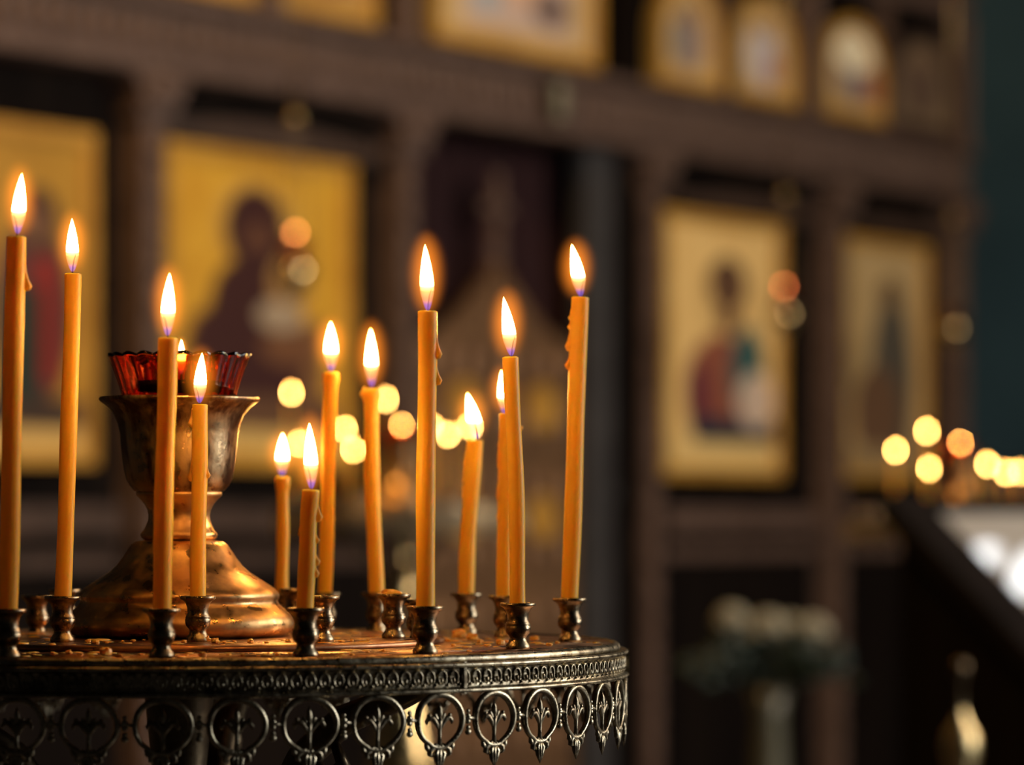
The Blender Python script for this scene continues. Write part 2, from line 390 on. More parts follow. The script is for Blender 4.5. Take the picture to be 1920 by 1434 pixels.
# cups of the front stand: (pixel x, pixel row of the base, on the raised disc)
cups = {'A': (14, 1234, 0), 'B': (117, 1204, 1), 'B2': (70, 1196, 0), 'C': (303, 1233, 0), 'D': (371, 1203.5, 1), 'E': (529, 1186, 0), 'F': (573, 1231, 0), 'G': (609, 1187, 0),
        'H': (604, 1203, 1), 'I': (706, 1187, 0), 'J': (738, 1197, 1), 'K': (797, 1226, 0), 'Q': (787, 1211, 0), 'L': (874, 1189, 0), 'M': (946, 1196, 0), 'N': (971, 1217, 0), 'O': (1068, 1203, 0)}
cup_pos = {}
cup0 = None
for k, (px, py, up) in cups.items():
    p = on_plane(px, py - .8, DISC_H if up else 0)
    if k == 'Q': p.y += .02; p.x -= .001
    cup_pos[k] = p
    if cup0 is None: o = cup0 = cup_mesh().build('candle_cup', 'cup', stand)
    else: o = cup0.copy(); C.objects.link(o); o.parent = stand
    o.location = (p.x - CX, p.y - CY, p.z - TRAY_Z)
# cups round the rest of the tray, to the left of the photograph and behind the goblet
for deg, r in ((-132, .158), (-154, .158), (-176, .158), (162, .158), (140, .158), (-150, .085), (170, .085), (60, .085), (95, .085), (130, .085)):
    o = cup0.copy(); C.objects.link(o); o.parent = stand
    o.location = (r * math.cos(R(deg)), r * math.sin(R(deg)), DISC_H if r < .1 else 0)

# ------------------------------------------------------------------ candles
def flame_builder(H, tipx, wid, lean_y=0):
    b = MB(); n = 22; seg = 16; prof = []
    for i in range(n + 1):
        t = i / n
        r = (math.sin(PI * min(1, t ** .62)) ** .75 if 0 < t < 1 else 0)
        r = (t / .30) ** .55 if t < .30 else math.cos((t - .30) / .70 * PI / 2) ** .82
        r = max(r, .0)
        prof.append((t, max(r, .02)))
    pts = [(tipx * (t ** 1.3), lean_y * t, H * t) for t, r in prof]
    b.tube(pts, [wid * r for t, r in prof], seg, up=(0, 1, 0)); return b
def make_candle(base, top, wpx, flame, label, drips=(), cap=0, seed=0, bend=0, group='lit tapers on the front candle stand'):
    """base: world point where the taper leaves its cup; top: pixel; flame: pixel tip and pixel bottom."""
    d = base.y; sc_ = d / F; rnd = random.Random(seed)
    t3 = at(top[0], top[1], d); r = wpx / 2 * sc_
    root = thing('candle', base, label, 'candle', group)
    L = t3 - base; b = MB(); pts = []; rad = []; n = 60
    ax = L.normalized()
    for i in range(n + 1):
        t = i / n; wob = math.sin(t * 7 + seed) * r * .05 * min(1, (1 - t) * 6)
        q = -ax * .0055 * (1 - t) if i == 0 else Vector()
        pts.append(L * t + Vector((bend * sc_ * math.sin(PI * t) + wob, 0, 0)) + q); rad.append(r * (1.0 + .03 * math.sin(t * 11 + seed * 2)) * (1 + (.20 * max(0, 1 - ((1 - t) * L.length - .0025) ** 2 / .0035 ** 2) if cap else 0)))
    pts += [L + ax * .0003, L + ax * .0005, L + ax * .0002, L - ax * .0003, L - ax * .0008]
    rad += [r * .97, r * .86, r * .70, r * .45, r * .12]
    b.tube(pts, rad, 24)
    b.build('taper', 'wax', root)
    for (x, y, s, k) in drips:
        s *= 1.25; x += 2 if x > top[0] else -2
        p = at(x, y, d) - base; t = max(0, min(1, p.z / L.z)); cx = L.x * t + bend * sc_ * math.sin(PI * t); side = 1 if p.x > cx else -1
        db = MB(); ln = s * sc_ * k; ex = abs(p.x - cx)
        xs = [cx + side * (r * .86), cx + side * (r * .90), cx + side * (r * .93 + (ex - r) * .35), cx + side * (r * .95 + (ex - r) * .75), cx + side * (r * .9 + (ex - r) * .62), cx + side * r * .8]
        zs = [p.z + ln * 1.5, p.z + ln * .9, p.z + ln * .35, p.z - ln * .05, p.z - s * sc_ * .55, p.z - s * sc_ * .95]
        yy = rnd.uniform(-.35, .1) * r
        db.tube([(a, yy, c) for a, c in zip(xs, zs)], [r * .14, r * .2, s * sc_ * .38, s * sc_ * .58, s * sc_ * .46, s * sc_ * .1], 10)
        db.build('wax_drip', 'drip', root)
    fb = at(flame[2], flame[3], d); ft = at(flame[0], flame[1], d); f0 = fb - base
    # wick
    wv = (f0 - L); wl = (ft - fb).length
    wr = MB(); cs = 1 if rnd.random() < .5 else -1
    wr.tube([L - ax * .0006, L + wv * .4, L + wv * .9 + Vector((0, 0, .0002)), L + Vector((wv.x + .0002 * cs, 0, wv.z + wl * .12)), L + Vector((wv.x + .0006 * cs, -.0002, wv.z + wl * .23)), L + Vector((wv.x + .0013 * cs, -.0005, wv.z + wl * .34))],
            [.00042, .0004, .00036, .00033, .0003, .00024], 6)
    wr.build('wick', 'wick', root)
    H = ft.z - fb.z
    fw = H * .116 if len(flame) < 5 else flame[4] * sc_ / 2
    fo = flame_builder(H, ft.x - fb.x, fw).build('flame', 'flame', root, loc=f0)
    if 'blurred' in label: return root
    mb = MB(); mb.ball(((ft.x - fb.x) * .5, 0, H * .56), fw * 3.9, fw * 3.9, H * .74, 28, 20); mb.build('flame_bloom', 'mantle', fo)  # bloom shell added round the flame
    return root
def cbase(k): return cup_pos[k] + Vector((0, 0, CUP_H - .0015))
CD = [
 ('A', (31, 446), 38, (41, 325, 33, 440, 27), 'tallest lit beeswax taper at the far left with one drip below its top', [(55, 535, 9, 2.6)], 0, 0),
 ('B', (137, 515), 32, (135, 409, 136, 511, 25), 'tall slim lit taper, second from the left, leaning slightly right', [], 0, 2),
 ('C', (315, 635), 36, (318, 512, 314, 631, 27), 'smooth lit taper standing before the left side of the bronze goblet', [], 0, 0),
 ('D', (375, 760), 30, (379, 661, 374, 757, 25), 'lit taper before the middle of the goblet, with drips down its left edge', [(359, 793, 9, 1.6), (358, 893, 9, 1.8), (391, 890, 6, 2)], 0, 0),
 ('E', (530, 895), 24, (530, 812, 529, 893, 26), 'shortest slim lit taper, just right of the goblet foot', [], 1, 0),
 ('F', (583, 920), 33, (580, 793, 584, 918, 27), 'short thick lit taper at the front edge with drips on both sides', [(600, 968, 9, 2.0), (564, 1000, 7, 1), (596, 1012, 6, 1), (596, 1052, 8, 1.4), (594, 1074, 8, 1.4)], 0, -2),
 ('G', (621, 699), 27, (620, 603, 621, 697, 27), 'tall slim lit taper at the back, behind the short dripping one', [], 1, 0),
 ('I', (696, 730), 29, (695, 616, 697, 727, 25), 'tall lit taper at the back with a wax lump left of its top', [(682, 737, 9, .7)], 1, -2),
 ('K', (802, 585), 36, (797, 458, 802, 584, 27), 'tall thick lit taper at the front with two drips on its right edge', [(824, 663, 9, 2.4), (824, 712, 9, 2.0)], 0, 0),
 ('L', (891, 827), 31, (876, 737, 894, 824, 27), 'leaning lit taper at the back with beads of wax down its left edge', [(873, 868, 7, 1.6), (872, 900, 7, 2), (871, 930, 6, 2)], 0, -3),
 ('M', (951, 777), 29, (940, 694, 946, 777, 23), 'lit taper half hidden behind the front one, with many drips on its left', [(942, 848, 7, 1.6), (941, 872, 10, 1.6), (979, 802, 8, 1.2), (940, 931, 10, 1.4), (941, 980, 6, 1.6)], 0, -2),
 ('N', (957, 671), 30, (944, 556, 959, 669, 27), 'smooth sharp lit taper at the front right, leaning left at its top', [], 0, 3),
 ('O', (1088, 559), 33, (1072, 458, 1089, 557, 26), 'tall lit taper furthest to the right, standing alone, drips down its left edge', [(1070, 595, 6, 1.4), (1068, 612, 6, 1.6), (1066, 648, 10, 2), (1065, 684, 9, 1.2)], 0, 0),
]
for i, (k, top, wpx, fl, lab, drips, cap, bend) in enumerate(CD):
    make_candle(cbase(k), top, wpx, fl, lab, drips, cap, i, bend)

# ------------------------------------------------------------------ goblet with red glass
SCL = 1.42 / F
GZ = TRAY_Z + DISC_H
def gz(y): return (1192.5 - y) * SCL
gob = thing('goblet', (CX, CY, GZ), 'worn bronze goblet on a wide domed foot at the centre of the front tray', 'goblet')
foot = [(0, 1192), (190, 1192.5), (198, 1190), (210, 1184), (215, 1176), (216, 1167), (213, 1158), (205, 1148), (194, 1139), (186, 1131), (184, 1125), (187, 1121), (188, 1115), (185, 1110), (177, 1102), (163, 1093),
        (146, 1082), (131, 1072), (118, 1060), (107, 1046), (98, 1032), (90, 1021), (82, 1015), (70, 1013), (62, 1012)]
b = MB(); b.lathe([(r * SCL, gz(y)) for r, y in foot], 96); b.build('foot', 'goblet', gob)
stem = [(62, 1013), (66, 1011), (70, 1008), (72, 1003), (70, 998), (66, 994), (62, 986), (58, 976), (57, 966), (59, 956), (64, 946), (71, 937), (77, 931), (80, 928), (80, 923), (76, 920)]
b = MB(); b.lathe([(r * SCL, gz(y)) for r, y in stem], 72); b.build('stem', 'goblet', gob)
bowl = [(72, 924), (84, 920), (93, 910), (99, 898), (103, 880), (106, 860), (108, 840), (110, 815), (114, 795), (121, 778), (131, 766), (142, 757), (149, 752), (151, 748), (149, 744.5), (144, 744.5), (136, 752),
        (126, 762), (116, 775), (109, 792), (105, 815), (103, 850), (98, 885), (85, 908), (0, 914)]
b = MB(); b.lathe([(r * SCL, gz(y)) for r, y in bowl], 96); b.build('bowl', 'bowl', gob)

gl = thing('red_glass_lamp', (CX, CY, GZ + gz(880)), 'red ribbed glass oil lamp cup with scalloped rim set in the bronze goblet', 'oil lamp')
def gl_z(y): return (880 - y) * SCL
NR = 22
def rib(a, z):
    t = (z - gl_z(800)) / (gl_z(665) - gl_z(800)); t = max(0, min(1, t))
    return 1 + .045 * t * abs(math.cos(a * NR / 2))
b = MB(); rim_y = 668
prof = [(0, 878), (80, 876), (84, 868), (88, 830), (93, 800), (97, 770), (104, 745), (112, 715), (120, 690), (127, 672), (130, 667), (127, 665), (122, 672), (115, 690), (108, 712), (100, 745), (91, 775), (86, 810), (80, 860), (0, 866)]
vs = []; seg = NR * 8
b.lathe([(r * SCL, gl_z(y)) for r, y in prof], seg, rad=rib)
zt = gl_z(690)
b.v = [(x, y, z + (.0011 * (abs(math.cos(math.atan2(y, x) * NR / 2)) - .4) * max(0, min(1, (z - zt) / (gl_z(665) - zt))))) for x, y, z in b.v]
b.build('glass_cup', 'red_glass', gl)
b = MB(); b.lathe([(0, gl_z(714)), (.0180, gl_z(714)), (.0178, gl_z(714.5)), (.0172, gl_z(735)), (0, gl_z(736))], 48); b.build('oil', 'oil', gl)
b = MB(); b.lathe([(0, gl_z(711)), (.005, gl_z(711)), (.0055, gl_z(713)), (.005, gl_z(713.8)), (0, gl_z(713.8))], 24); b.tube([(.0008, 0, gl_z(712)), (.0008, 0, gl_z(704)), (.0010, 0, gl_z(698))], .0004, 6); b.build('floating_wick', 'wick', gl)
fo = flame_builder(66 * SCL, .0, 8.0 * SCL).build('flame', 'flame', gl, loc=(.0009, 0, gl_z(702)))
mb = MB(); mb.ball((0, 0, 36 * SCL), 22 * SCL, 22 * SCL, 42 * SCL, 16, 10); mb.build('flame_bloom', 'mantle', fo)  # same added bloom round the lamp flame

# ------------------------------------------------------------------ wax on the tray
rnd = random.Random(5)
def crumb_mesh(r, flat, sd):
    rr = random.Random(sd); b = MB(); b.ball((0, 0, r * flat * .8), r, r * rr.uniform(.7, 1), r * flat, 9, 6, .30, rr)
    b.v = [(x, y, max(z, 0)) for x, y, z in b.v]; b.smooth = [False] * len(b.f); return b
crumbs = [(197, 1229, 11, .8, 0, 'round lump of yellow wax on the tray before the goblet foot, left of its candle'),
          (885, 1199, 13, .5, 0, 'flake of pale wax on the tray right of the thick front taper'),
          (862, 1196, 15, .6, 0, 'curled amber flake of wax on the tray behind the thick front taper'),
          (938, 1209, 8, .8, 0, 'small orange wax chunk at the left foot of the sharp front cup'),
          (1003, 1200, 9, .5, 0, 'small amber wax chip between the two rightmost cups'),
          (386, 1203, 9, .7, 1, 'pale wax lump at the foot of the cup before the goblet'),
          (404, 1206, 9, .6, 1, 'squarish wax lump right of the cup before the goblet'),
          (735, 1113, 22, .35, 1, 'heap of melted wax filling the empty cup left of the thick front taper')]
for i, (x, y, s, fl, up, lab) in enumerate(crumbs):
    p = on_plane(x, y, DISC_H if up else 0) if y > 1150 else cup_pos['J'] + Vector((-.001, 0, CUP_H - .0012))
    tag(crumb_mesh(s * p.y / F, fl, i).build('wax_lump', 'crumb', None, p), lab, 'wax')
sm = [(100, 1228), (130, 1226), (150, 1231), (170, 1233), (222, 1232), (265, 1229), (430, 1229), (455, 1231), (485, 1230), (520, 1229), (545, 1227), (640, 1227), (660, 1229), (690, 1224), (350, 1229), (380, 1231), (720, 1222), (840, 1203),
      (850, 1212), (900, 1206), (915, 1212), (835, 1226), (700, 1189), (660, 1186), (640, 1190), (1045, 1206), (1030, 1211), (950, 1204), (880, 1222), (680, 1192), (720, 1214)]
smd = [(230, 1204), (250, 1203), (270, 1200), (420, 1206), (440, 1205), (470, 1206), (500, 1206), (540, 1204), (200, 1206), (180, 1207), (660, 1202), (690, 1201), (165, 1205), (345, 1205), (640, 1204)]
for j, lst in enumerate((sm, smd)):
    for i, (x, y) in enumerate(lst):
        p = on_plane(x, y, DISC_H if j else 0)
        if any((p - q).length < .0075 for q in cup_pos.values()): continue
        tag(crumb_mesh(rnd.uniform(3.5, 7.5) * p.y / F, rnd.uniform(.3, .7), i + 40 * j + 9).build('wax_crumb', 'crumb', None, p),
            ('small crumb of yellow wax on the outer ring of the front tray', 'small crumb of yellow wax on the raised disc of the front tray')[j], 'wax',
            ('wax crumbs on the outer ring of the tray', 'wax crumbs on the raised disc')[j])
# thin film of spilled wax: crumbs too fine to count
b = MB()
for i in range(420):
    a = rnd.uniform(-PI, PI); r = rnd.choice((rnd.uniform(.109, .172), rnd.uniform(.109, .14), rnd.uniform(.05, .104)))
    x, y = r * math.cos(a), r * math.sin(a)
    if any(math.hypot(x + CX - q.x, y + CY - q.y) < .006 for q in cup_pos.values()): continue
    s = rnd.uniform(.0005, .0017) * (1.0 if rnd.random() < .85 else 1.8)
    b.ball((CX + x, CY + y, TRAY_Z + (DISC_H if r < .106 else 0)), s * rnd.uniform(1, 2), s * rnd.uniform(.8, 1.5), s * .25, 7, 4, .25, rnd)
b.v = [(x, y, max(z, TRAY_Z)) for x, y, z in b.v]
tag(b.build('wax_specks', 'crumb'), 'fine specks and flakes of spilled wax scattered over the front tray', 'wax', kind='stuff')

# ------------------------------------------------------------------ two more stands further back
def far_stand(px, d, py_tray, label, cand, lampname):
    zt = CAM_Z + (HY - py_tray) / F * d
    c = at(px, py_tray, d); st = copy_tree(stand); st['label'] = label; st.location = c
    k = (c.z - SOLEA) / TRAY_Z
    for ch in st.children:                       # the column meets the higher floor
        if ch.name.startswith(('column', 'foot')): ch.scale = (1, 1, k)
        if ch.name.startswith('column'): ch.data = ch.data.copy(); ch.data.materials[0] = M['brass']  # far columns keep plain brass, without the darkening of the front one
    g = copy_tree(gob); g.location = (c.x, c.y, c.z + DISC_H); g['label'] = 'bronze goblet on the ' + lampname; 
    l = copy_tree(gl); l.location = (c.x, c.y, c.z + DISC_H + gz(880)); l['label'] = 'red glass oil lamp in the goblet of the ' + lampname
    for i, (x, y, side) in enumerate(cand):
        r = .158; dx = (x - px) / F * d; dx = max(-.157, min(.157, dx)); yy = side * math.sqrt(max(0, r * r - dx * dx))
        base = Vector((c.x + dx, c.y + yy, zt + CUP_H - .0015))
        cu = cup0.copy(); C.objects.link(cu); cu.parent = st; cu.location = (dx, yy, 0)
        D = base.y; s = D / F
        pxx = 960 + base.x / s; topy = y + 10; ty = HY - (base.z + .012 - CAM_Z) / s
        make_candle(base, (pxx + (x - pxx) * .3, min(topy, ty)), 4.6e-3 / s * 1.2, (pxx, min(topy, ty) - 22, pxx, min(topy, ty) - 1, 3.5), 'blurred lit taper on the ' + lampname, group='lit tapers on the ' + lampname, seed=i + 20)
far_stand(752, 5.05, 952, 'blurred brass candle stand further back, behind the middle tapers', [(530, 740, -.2), (567, 835, -1), (655, 808, -1), (671, 847, -1), (716, 752, 1), (803, 803, 1), (843, 818, -1), (880, 803, 1)], 'blurred candle stand in the middle')
far_stand(1800, 5.5, 972, 'blurred brass candle stand far back at the right, above the lectern', [(1665, 848, -1), (1722, 882, -1), (1760, 812, 1), (1826, 874, -1), (1846, 868, 1), (1862, 890, -1), (1890, 888, -1)], 'blurred candle stand at the right')

# ------------------------------------------------------------------ iconostasis, built in its own axes (x along the screen, y into it, z up)
scr = thing('iconostasis', (0, Y0, 0), 'tall carved brown wooden icon screen crossing the church behind the candles', 'icon screen', rz=WA)
ZB, ZT = 2.185, 2.385
s_end = S(1800); s_beg = S(-330)
D1, D2 = S(800), S(1205)
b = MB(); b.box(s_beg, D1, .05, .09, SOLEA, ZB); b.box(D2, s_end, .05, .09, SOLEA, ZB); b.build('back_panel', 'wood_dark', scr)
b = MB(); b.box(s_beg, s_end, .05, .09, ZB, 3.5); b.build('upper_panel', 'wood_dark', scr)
b = MB()
b.box(s_beg, s_end, -.03, .05, ZB, ZT); b.box(s_beg, s_end, -.06, -.03, ZB + .005, ZB + .03); b.box(s_beg, s_end, -.07, -.03, ZT - .035, ZT - .005)
n = 90
for i in range(n):
    x = s_beg + (s_end - s_beg) * (i + .5) / n; b.ball((x, -.032, (ZB + ZT) / 2), .02, .018, .05, 8, 6)
b.build('beam', 'wood_light', scr)
b = MB(); b.box(s_beg, s_end, -.03, .05, 2.80, 2.93); b.box(s_beg, s_end, -.06, .05, 2.86, 2.89); b.build('upper_beam', 'wood_light', scr)
for px in (-260, 270, 750, 1212, 1560, 1790):
    s = S(px); hw = .034
    b = MB(); b.box(s - hw, s + hw, -.03, .05, SOLEA, ZB - .10)
    for z0 in [SOLEA + .03 + .09 * i for i in range(22)]: b.ball((s, -.03, z0 + .04), .03, .014, .036, 8, 6)
    p = b.build('pillar', 'wood_light', scr)
    b = MB(); b.box(s - .065, s + .065, -.045, .05, ZB - .10, ZB - .075); b.prism([(s - .055, ZB - .075), (s + .055, ZB - .075), (s + .10, ZB), (s - .10, ZB)], -.06, .05)
    b.ball((s, -.065, ZB - .035), .045, .02, .03, 10, 6); b.build('capital', 'wood_light', p)
# upper little columns
for px, hw in ((495, .035), (750, .035), (1172, .035), (1357, .010), (1515, .025), (1656, .004), (1800, .02)):
    s = S(px); b = MB(); b.box(s - hw, s + hw, -.02, .05, ZT, 2.80); b.lathe([(q * hw / .035, z) for q, z in [(.035, 0), (.026, .02), (.024, .16), (.03, .2), (.024, .24), (.026, .38), (.035, .415)]], 16, (s, -.03, ZT)); b.build('colonnette', 'wood_light' if px != 1172 else 'wood_dark', scr)
# pedestal panels with mouldings under the icons
for (a0, a1) in ((-210, 215), (300, 710), (1245, 1520), (1590, 1760)):
    s0, s1 = S(a0), S(a1)
    b = MB(); b.box(s0, s1, .0, .05, SOLEA, 1.13); b.box(s0 + .05, s1 - .05, -.012, 0, .30, .34)
    b.box(s0, s1, -.03, 0, SOLEA, .2); p = b.build('pedestal_panel', 'wood_dark', scr)  # near-black wood puts the weak light of the left bays into the colour
    b = MB(); b.box(s0, s1, -.025, 0, 1.11, 1.18); b.box(s0, s1, -.015, 0, 1.03, 1.07); b.build('moulding', 'wood_light' if a0 > 1000 else 'wood', p)  # left bays get a darker wood in place of shade
# dark arched head boards over the icons
for (a0, a1) in ((300, 715), (1270, 1525), (1600, 1770)):
    s0, s1 = S(a0), S(a1); b = MB(); zz = 2.085
    n = 12; pts = [(s0, zz + .02)] + [(s0 + (s1 - s0) * i / n, zz + .03 * math.sin(PI * i / n)) for i in range(1, n)] + [(s1, zz + .02), (s1, zz - .03), (s0, zz - .03)]
    b.prism(pts[::-1], -.005, .05); b.build('head_board', 'wood', scr)

W2 = Matrix.Translation((0, Y0, 0)) @ Matrix.Rotation(WA, 4, 'Z')
def icon(name, label, px0, px1, z0, z1, g1, g2, shapes, arched=False, frame='gilt', group='icons on the screen', fw=.03, y=-.035):
    s0, s1 = S(px0), S(px1); w_, h_ = s1 - s0, z1 - z0
    root = thing(name, W2 @ Vector(((s0 + s1) / 2, .03, z0)), label, 'icon', group, rz=WA)
    hw = w_ / 2
    def outline(e):
        if not arched: return [(-hw + e, e), (hw - e, e), (hw - e, h_ - e), (-hw + e, h_ - e)]
        r = hw - e; return [(-hw + e, e), (hw - e, e)] + [(r * math.cos(t), h_ - hw + r * math.sin(t)) for t in [PI * i / 16 for i in range(17)]]
    o0, o1 = outline(0), outline(fw); n = len(o0); b = MB()
    yb, yf = 0, y - .012                          # frame ring
    vs = [(x, yb, z) for x, z in o0] + [(x, yf, z) for x, z in o0] + [(x, yf, z) for x, z in o1] + [(x, yb, z) for x, z in o1]
    fs = []
    for i in range(n):
        j = (i + 1) % n
        for a, c in ((0, n), (n, 2 * n), (2 * n, 3 * n)): fs.append((i + a, j + a, j + c, i + c))
    b.add(vs, fs, False); b.build('frame', frame, root)
    b = MB(); oi = outline(fw * .9); b.prism(oi, y, -.002)
    b.build('painted_panel', painting(name + ' painting', g1, g2, [((cx - px0) / (px1 - px0), cz, rx / (px1 - px0), rz, col, k) for cx, cz, rx, rz, col, k in shapes]), root)
    return root
GOLD1, GOLD2 = (.56, .29, .020), (.68, .40, .038)
WINE, BROWN, DARK = (.045, .013, .012), (.20, .10, .045), (.06, .03, .018)
def fz(py, top, bot): return (bot - py) / (bot - top)
# second bay: mother and child kind of icon
t_, b2_ = 285, 880
icon('icon', 'large gold icon of a veiled figure holding a child, behind the goblet', 302, 655, 1.268, 2.04, GOLD1, GOLD2, [
    (478, fz(700, t_, b2_), 135, .17, (.22, .11, .04), 'r'), (452, fz(680, t_, b2_), 122, .22, WINE, 'e'), (470, fz(412, t_, b2_), 78, .16, (.58, .35, .07), 'e'), (470, fz(420, t_, b2_), 62, .145, WINE, 'e'), (460, fz(570, t_, b2_), 80, .16, WINE, 'e'), (475, fz(440, t_, b2_), 26, .06, (.12, .05, .025), 'e'), (478, fz(510, t_, b2_), 40, .09, WINE, 'e'),
    (540, fz(520, t_, b2_), 42, .10, (.38, .22, .07), 'e'), (520, fz(590, t_, b2_), 48, .055, (.38, .30, .20), 'e'), (540, fz(655, t_, b2_), 60, .06, (.16, .07, .03), 'e'),
    (478, fz(790, t_, b2_), 160, .06, (.12, .06, .03), 'r'), (478, fz(845, t_, b2_), 170, .04, (.62, .42, .13), 'r')])
icon('icon', 'gold icon of a dark robed figure cut by the left edge behind the tapers', -150, 172, 1.27, 2.035, (.36, .19, .02), (.46, .26, .03), [
    (60, .44, 85, .30, (.10, .035, .03), 'e'), (68, .74, 46, .105, DARK, 'e'), (68, .72, 24, .06, (.20, .10, .05), 'e'), (85, .42, 22, .20, (.28, .02, .015), 'r'), (35, .30, 40, .22, (.02, .035, .025), 'r'), (10, .12, 170, .05, (.05, .03, .02), 'r'), (10, .035, 200, .045, (.60, .40, .12), 'r')])
# fourth bay: the teacher with an open book
t_, b2_ = 400, 895
icon('icon', 'gold icon of a bearded figure in teal mantle with an open book, right of centre', 1236, 1462, 1.268, 2.04, (.86, .58, .21), (.95, .68, .27), [
    (1350, fz(740, t_, b2_), 78, .24, (.30, .10, .06), 'e'), (1402, fz(700, t_, b2_), 36, .20, (.04, .12, .12), 'e'), (1300, fz(760, t_, b2_), 22, .16, (.14, .03, .05), 'e'), (1358, fz(545, t_, b2_), 52, .155, (.74, .50, .19), 'e'), (1360, fz(518, t_, b2_), 38, .11, (.10, .05, .03), 'e'), (1360, fz(524, t_, b2_), 15, .05, (.22, .12, .06), 'e'), (1360, fz(590, t_, b2_), 20, .06, (.17, .08, .04), 'e'),
    (1375, fz(820, t_, b2_), 85, .055, (.02, .035, .06), 'r'), (1418, fz(755, t_, b2_), 38, .12, (.70, .56, .44), 'e'), (1345, fz(868, t_, b2_), 105, .055, (.85, .62, .24), 'r')])
icon('icon', 'dim gold icon of a standing figure in the last bay at the right', 1575, 1735, 1.27, 2.035, (.52, .38, .18), (.62, .46, .22), [
    (1670, .40, 44, .40, (.10, .09, .07), 'e'), (1668, .80, 24, .07, (.14, .09, .05), 'e'), (1640, .25, 50, .22, (.16, .09, .05), 'e'), (1655, .06, 80, .05, (.35, .25, .12), 'r')])
# upper row
def up(label, a, c, shapes, g1=(.55, .38, .16), g2=(.68, .50, .24), arched=True, frame='gilt', z0=2.40, z1=2.72, **k): icon('icon', label, a, c, z0, z1, g1, g2, shapes, arched, frame, **k)
up('wide gold framed feast icon above the beam at the top centre', 806, 1118, [(965, .45, 110, .33, (.62, .48, .40), 'r'), (900, .5, 35, .25, (.40, .45, .48), 'e'), (1030, .4, 40, .2, (.22, .16, .14), 'e'), (965, .55, 40, .18, (.70, .45, .30), 'e')], arched=False, z1=2.74, fw=.035)
up('narrow arched icon of a figure above the beam, left one of the lighter pair', 1228, 1348, [(1288, .42, 40, .34, (.36, .27, .22), 'e'), (1288, .72, 22, .12, (.30, .18, .10), 'e'), (1262, .4, 14, .25, (.20, .22, .22), 'e')])
up('narrow arched icon of a pale robed figure above the beam, right of its twin', 1368, 1490, [(1428, .42, 36, .36, (.62, .58, .58), 'e'), (1428, .74, 20, .11, (.44, .28, .16), 'e'), (1450, .3, 14, .2, (.45, .22, .18), 'e')])
up('arched icon with a pale golden head and halo at the upper right', 1538, 1652, [(1600, .42, 44, .33, (.30, .24, .22), 'e'), (1600, .70, 46, .25, (1.0, .92, .66), 'e'), (1640, .3, 16, .2, (.34, .12, .08), 'e')])
up('dark arched icon at the upper right end of the screen', 1662, 1784, [(1722, .45, 40, .36, (.13, .085, .06), 'e'), (1722, .78, 18, .1, (.2, .13, .08), 'e')], (.18, .13, .08), (.24, .17, .10), frame='wood')
up('dim gold icon peeking in at the top edge, left of the wide one', 520, 700, [(610, .45, 60, .33, (.25, .12, .05), 'e'), (610, .78, 26, .12, (.4, .25, .1), 'e')], (.40, .24, .07), (.50, .30, .09))
up('dim gold icon at the top edge near the left corner', 290, 470, [(380, .45, 60, .33, (.14, .08, .04), 'e')], (.26, .16, .05), (.34, .20, .07))

# central opening: curtain, gates, post
def in_screen(name, label, cat, px, yo, z): return thing(name, W2 @ Vector((S(px), yo, z)), label, cat, rz=WA)
cu = in_screen('curtain', 'dark wine red curtain hanging behind the gates in the central opening', 'curtain', 1000, .16, 0)
b = MB(); x0, x1 = D1 - S(1000) - .35, D2 - S(1000) + .05; n = 120
for i in range(n):
    xa, xb = x0 + (x1 - x0) * i / n, x0 + (x1 - x0) * (i + 1) / n
    ya, yb = .03 * math.sin(i * .9), .03 * math.sin((i + 1) * .9)
    b.add([(xa, ya, SOLEA + .01), (xb, yb, SOLEA + .01), (xb, yb, ZB + .1), (xa, ya, ZB + .1), (xa, ya + .012, SOLEA + .01), (xb, yb + .012, SOLEA + .01), (xb, yb + .012, ZB + .1), (xa, ya + .012, ZB + .1)], [(0, 1, 2, 3), (7, 6, 5, 4), (0, 4, 5, 1), (2, 6, 7, 3)])
b.build('cloth', 'wine', cu)
b = MB(); b.tube([(x0, 0, ZB + .11), (x1, 0, ZB + .11)], .012, 10); b.build('rail', 'brass', cu)
b = MB(); s0, s1 = S(1150), S(1203); b.box(s0, s1, -.0, .05, SOLEA, ZB); b.box(S(1098), S(1150), .02, .06, SOLEA, ZB)
g = in_screen('royal_gate', 'carved brown and gold double gate topped by a small cross, behind the middle tapers', 'gate', 945, .025, 0); g0 = S(945)
def gate_leaf(sgn):
    b = MB(); xe = (S(795) if sgn < 0 else S(1088)) - g0; zt = 1.80
    n = 10; pts = [(0.004 * sgn, SOLEA + .02), (xe, SOLEA + .02), (xe, 1.62)] + [(xe * (1 - t), 1.62 + .22 * t ** 1.6) for t in [i / n for i in range(1, n)]] + [(0.004 * sgn, 1.85)]
    if sgn < 0: pts = pts[::-1]
    b.prism(pts, -.01, .02)
    for i in range(9):
        for j in range(4): b.ball((xe * (j + .5) / 4, -.014, .2 + i * .17), abs(xe) * .09, .014, .06, 8, 6)
    leaf = b.build('gate_leaf', 'gate', g)
    for z in (1.15, 1.45):
        c = MB(); c.lathe([(0, 0), (.055, 0), (.062, .006), (.066, .0), (.066, -.01), (0, -.01)], 24); c.xf(Matrix.Translation((xe * .5, -.026, z)) @ Matrix.Rotation(R(90), 4, 'X')); c.build('medallion', 'gilt', leaf)
gate_leaf(-1); gate_leaf(1)
b = MB(); b.box(-.014, .014, -.012, .012, 1.85, 2.06); b.box(-.045, .045, -.012, .012, 1.97, 1.995); b.ball((0, 0, 1.86), .03, .02, .03, 12, 8)
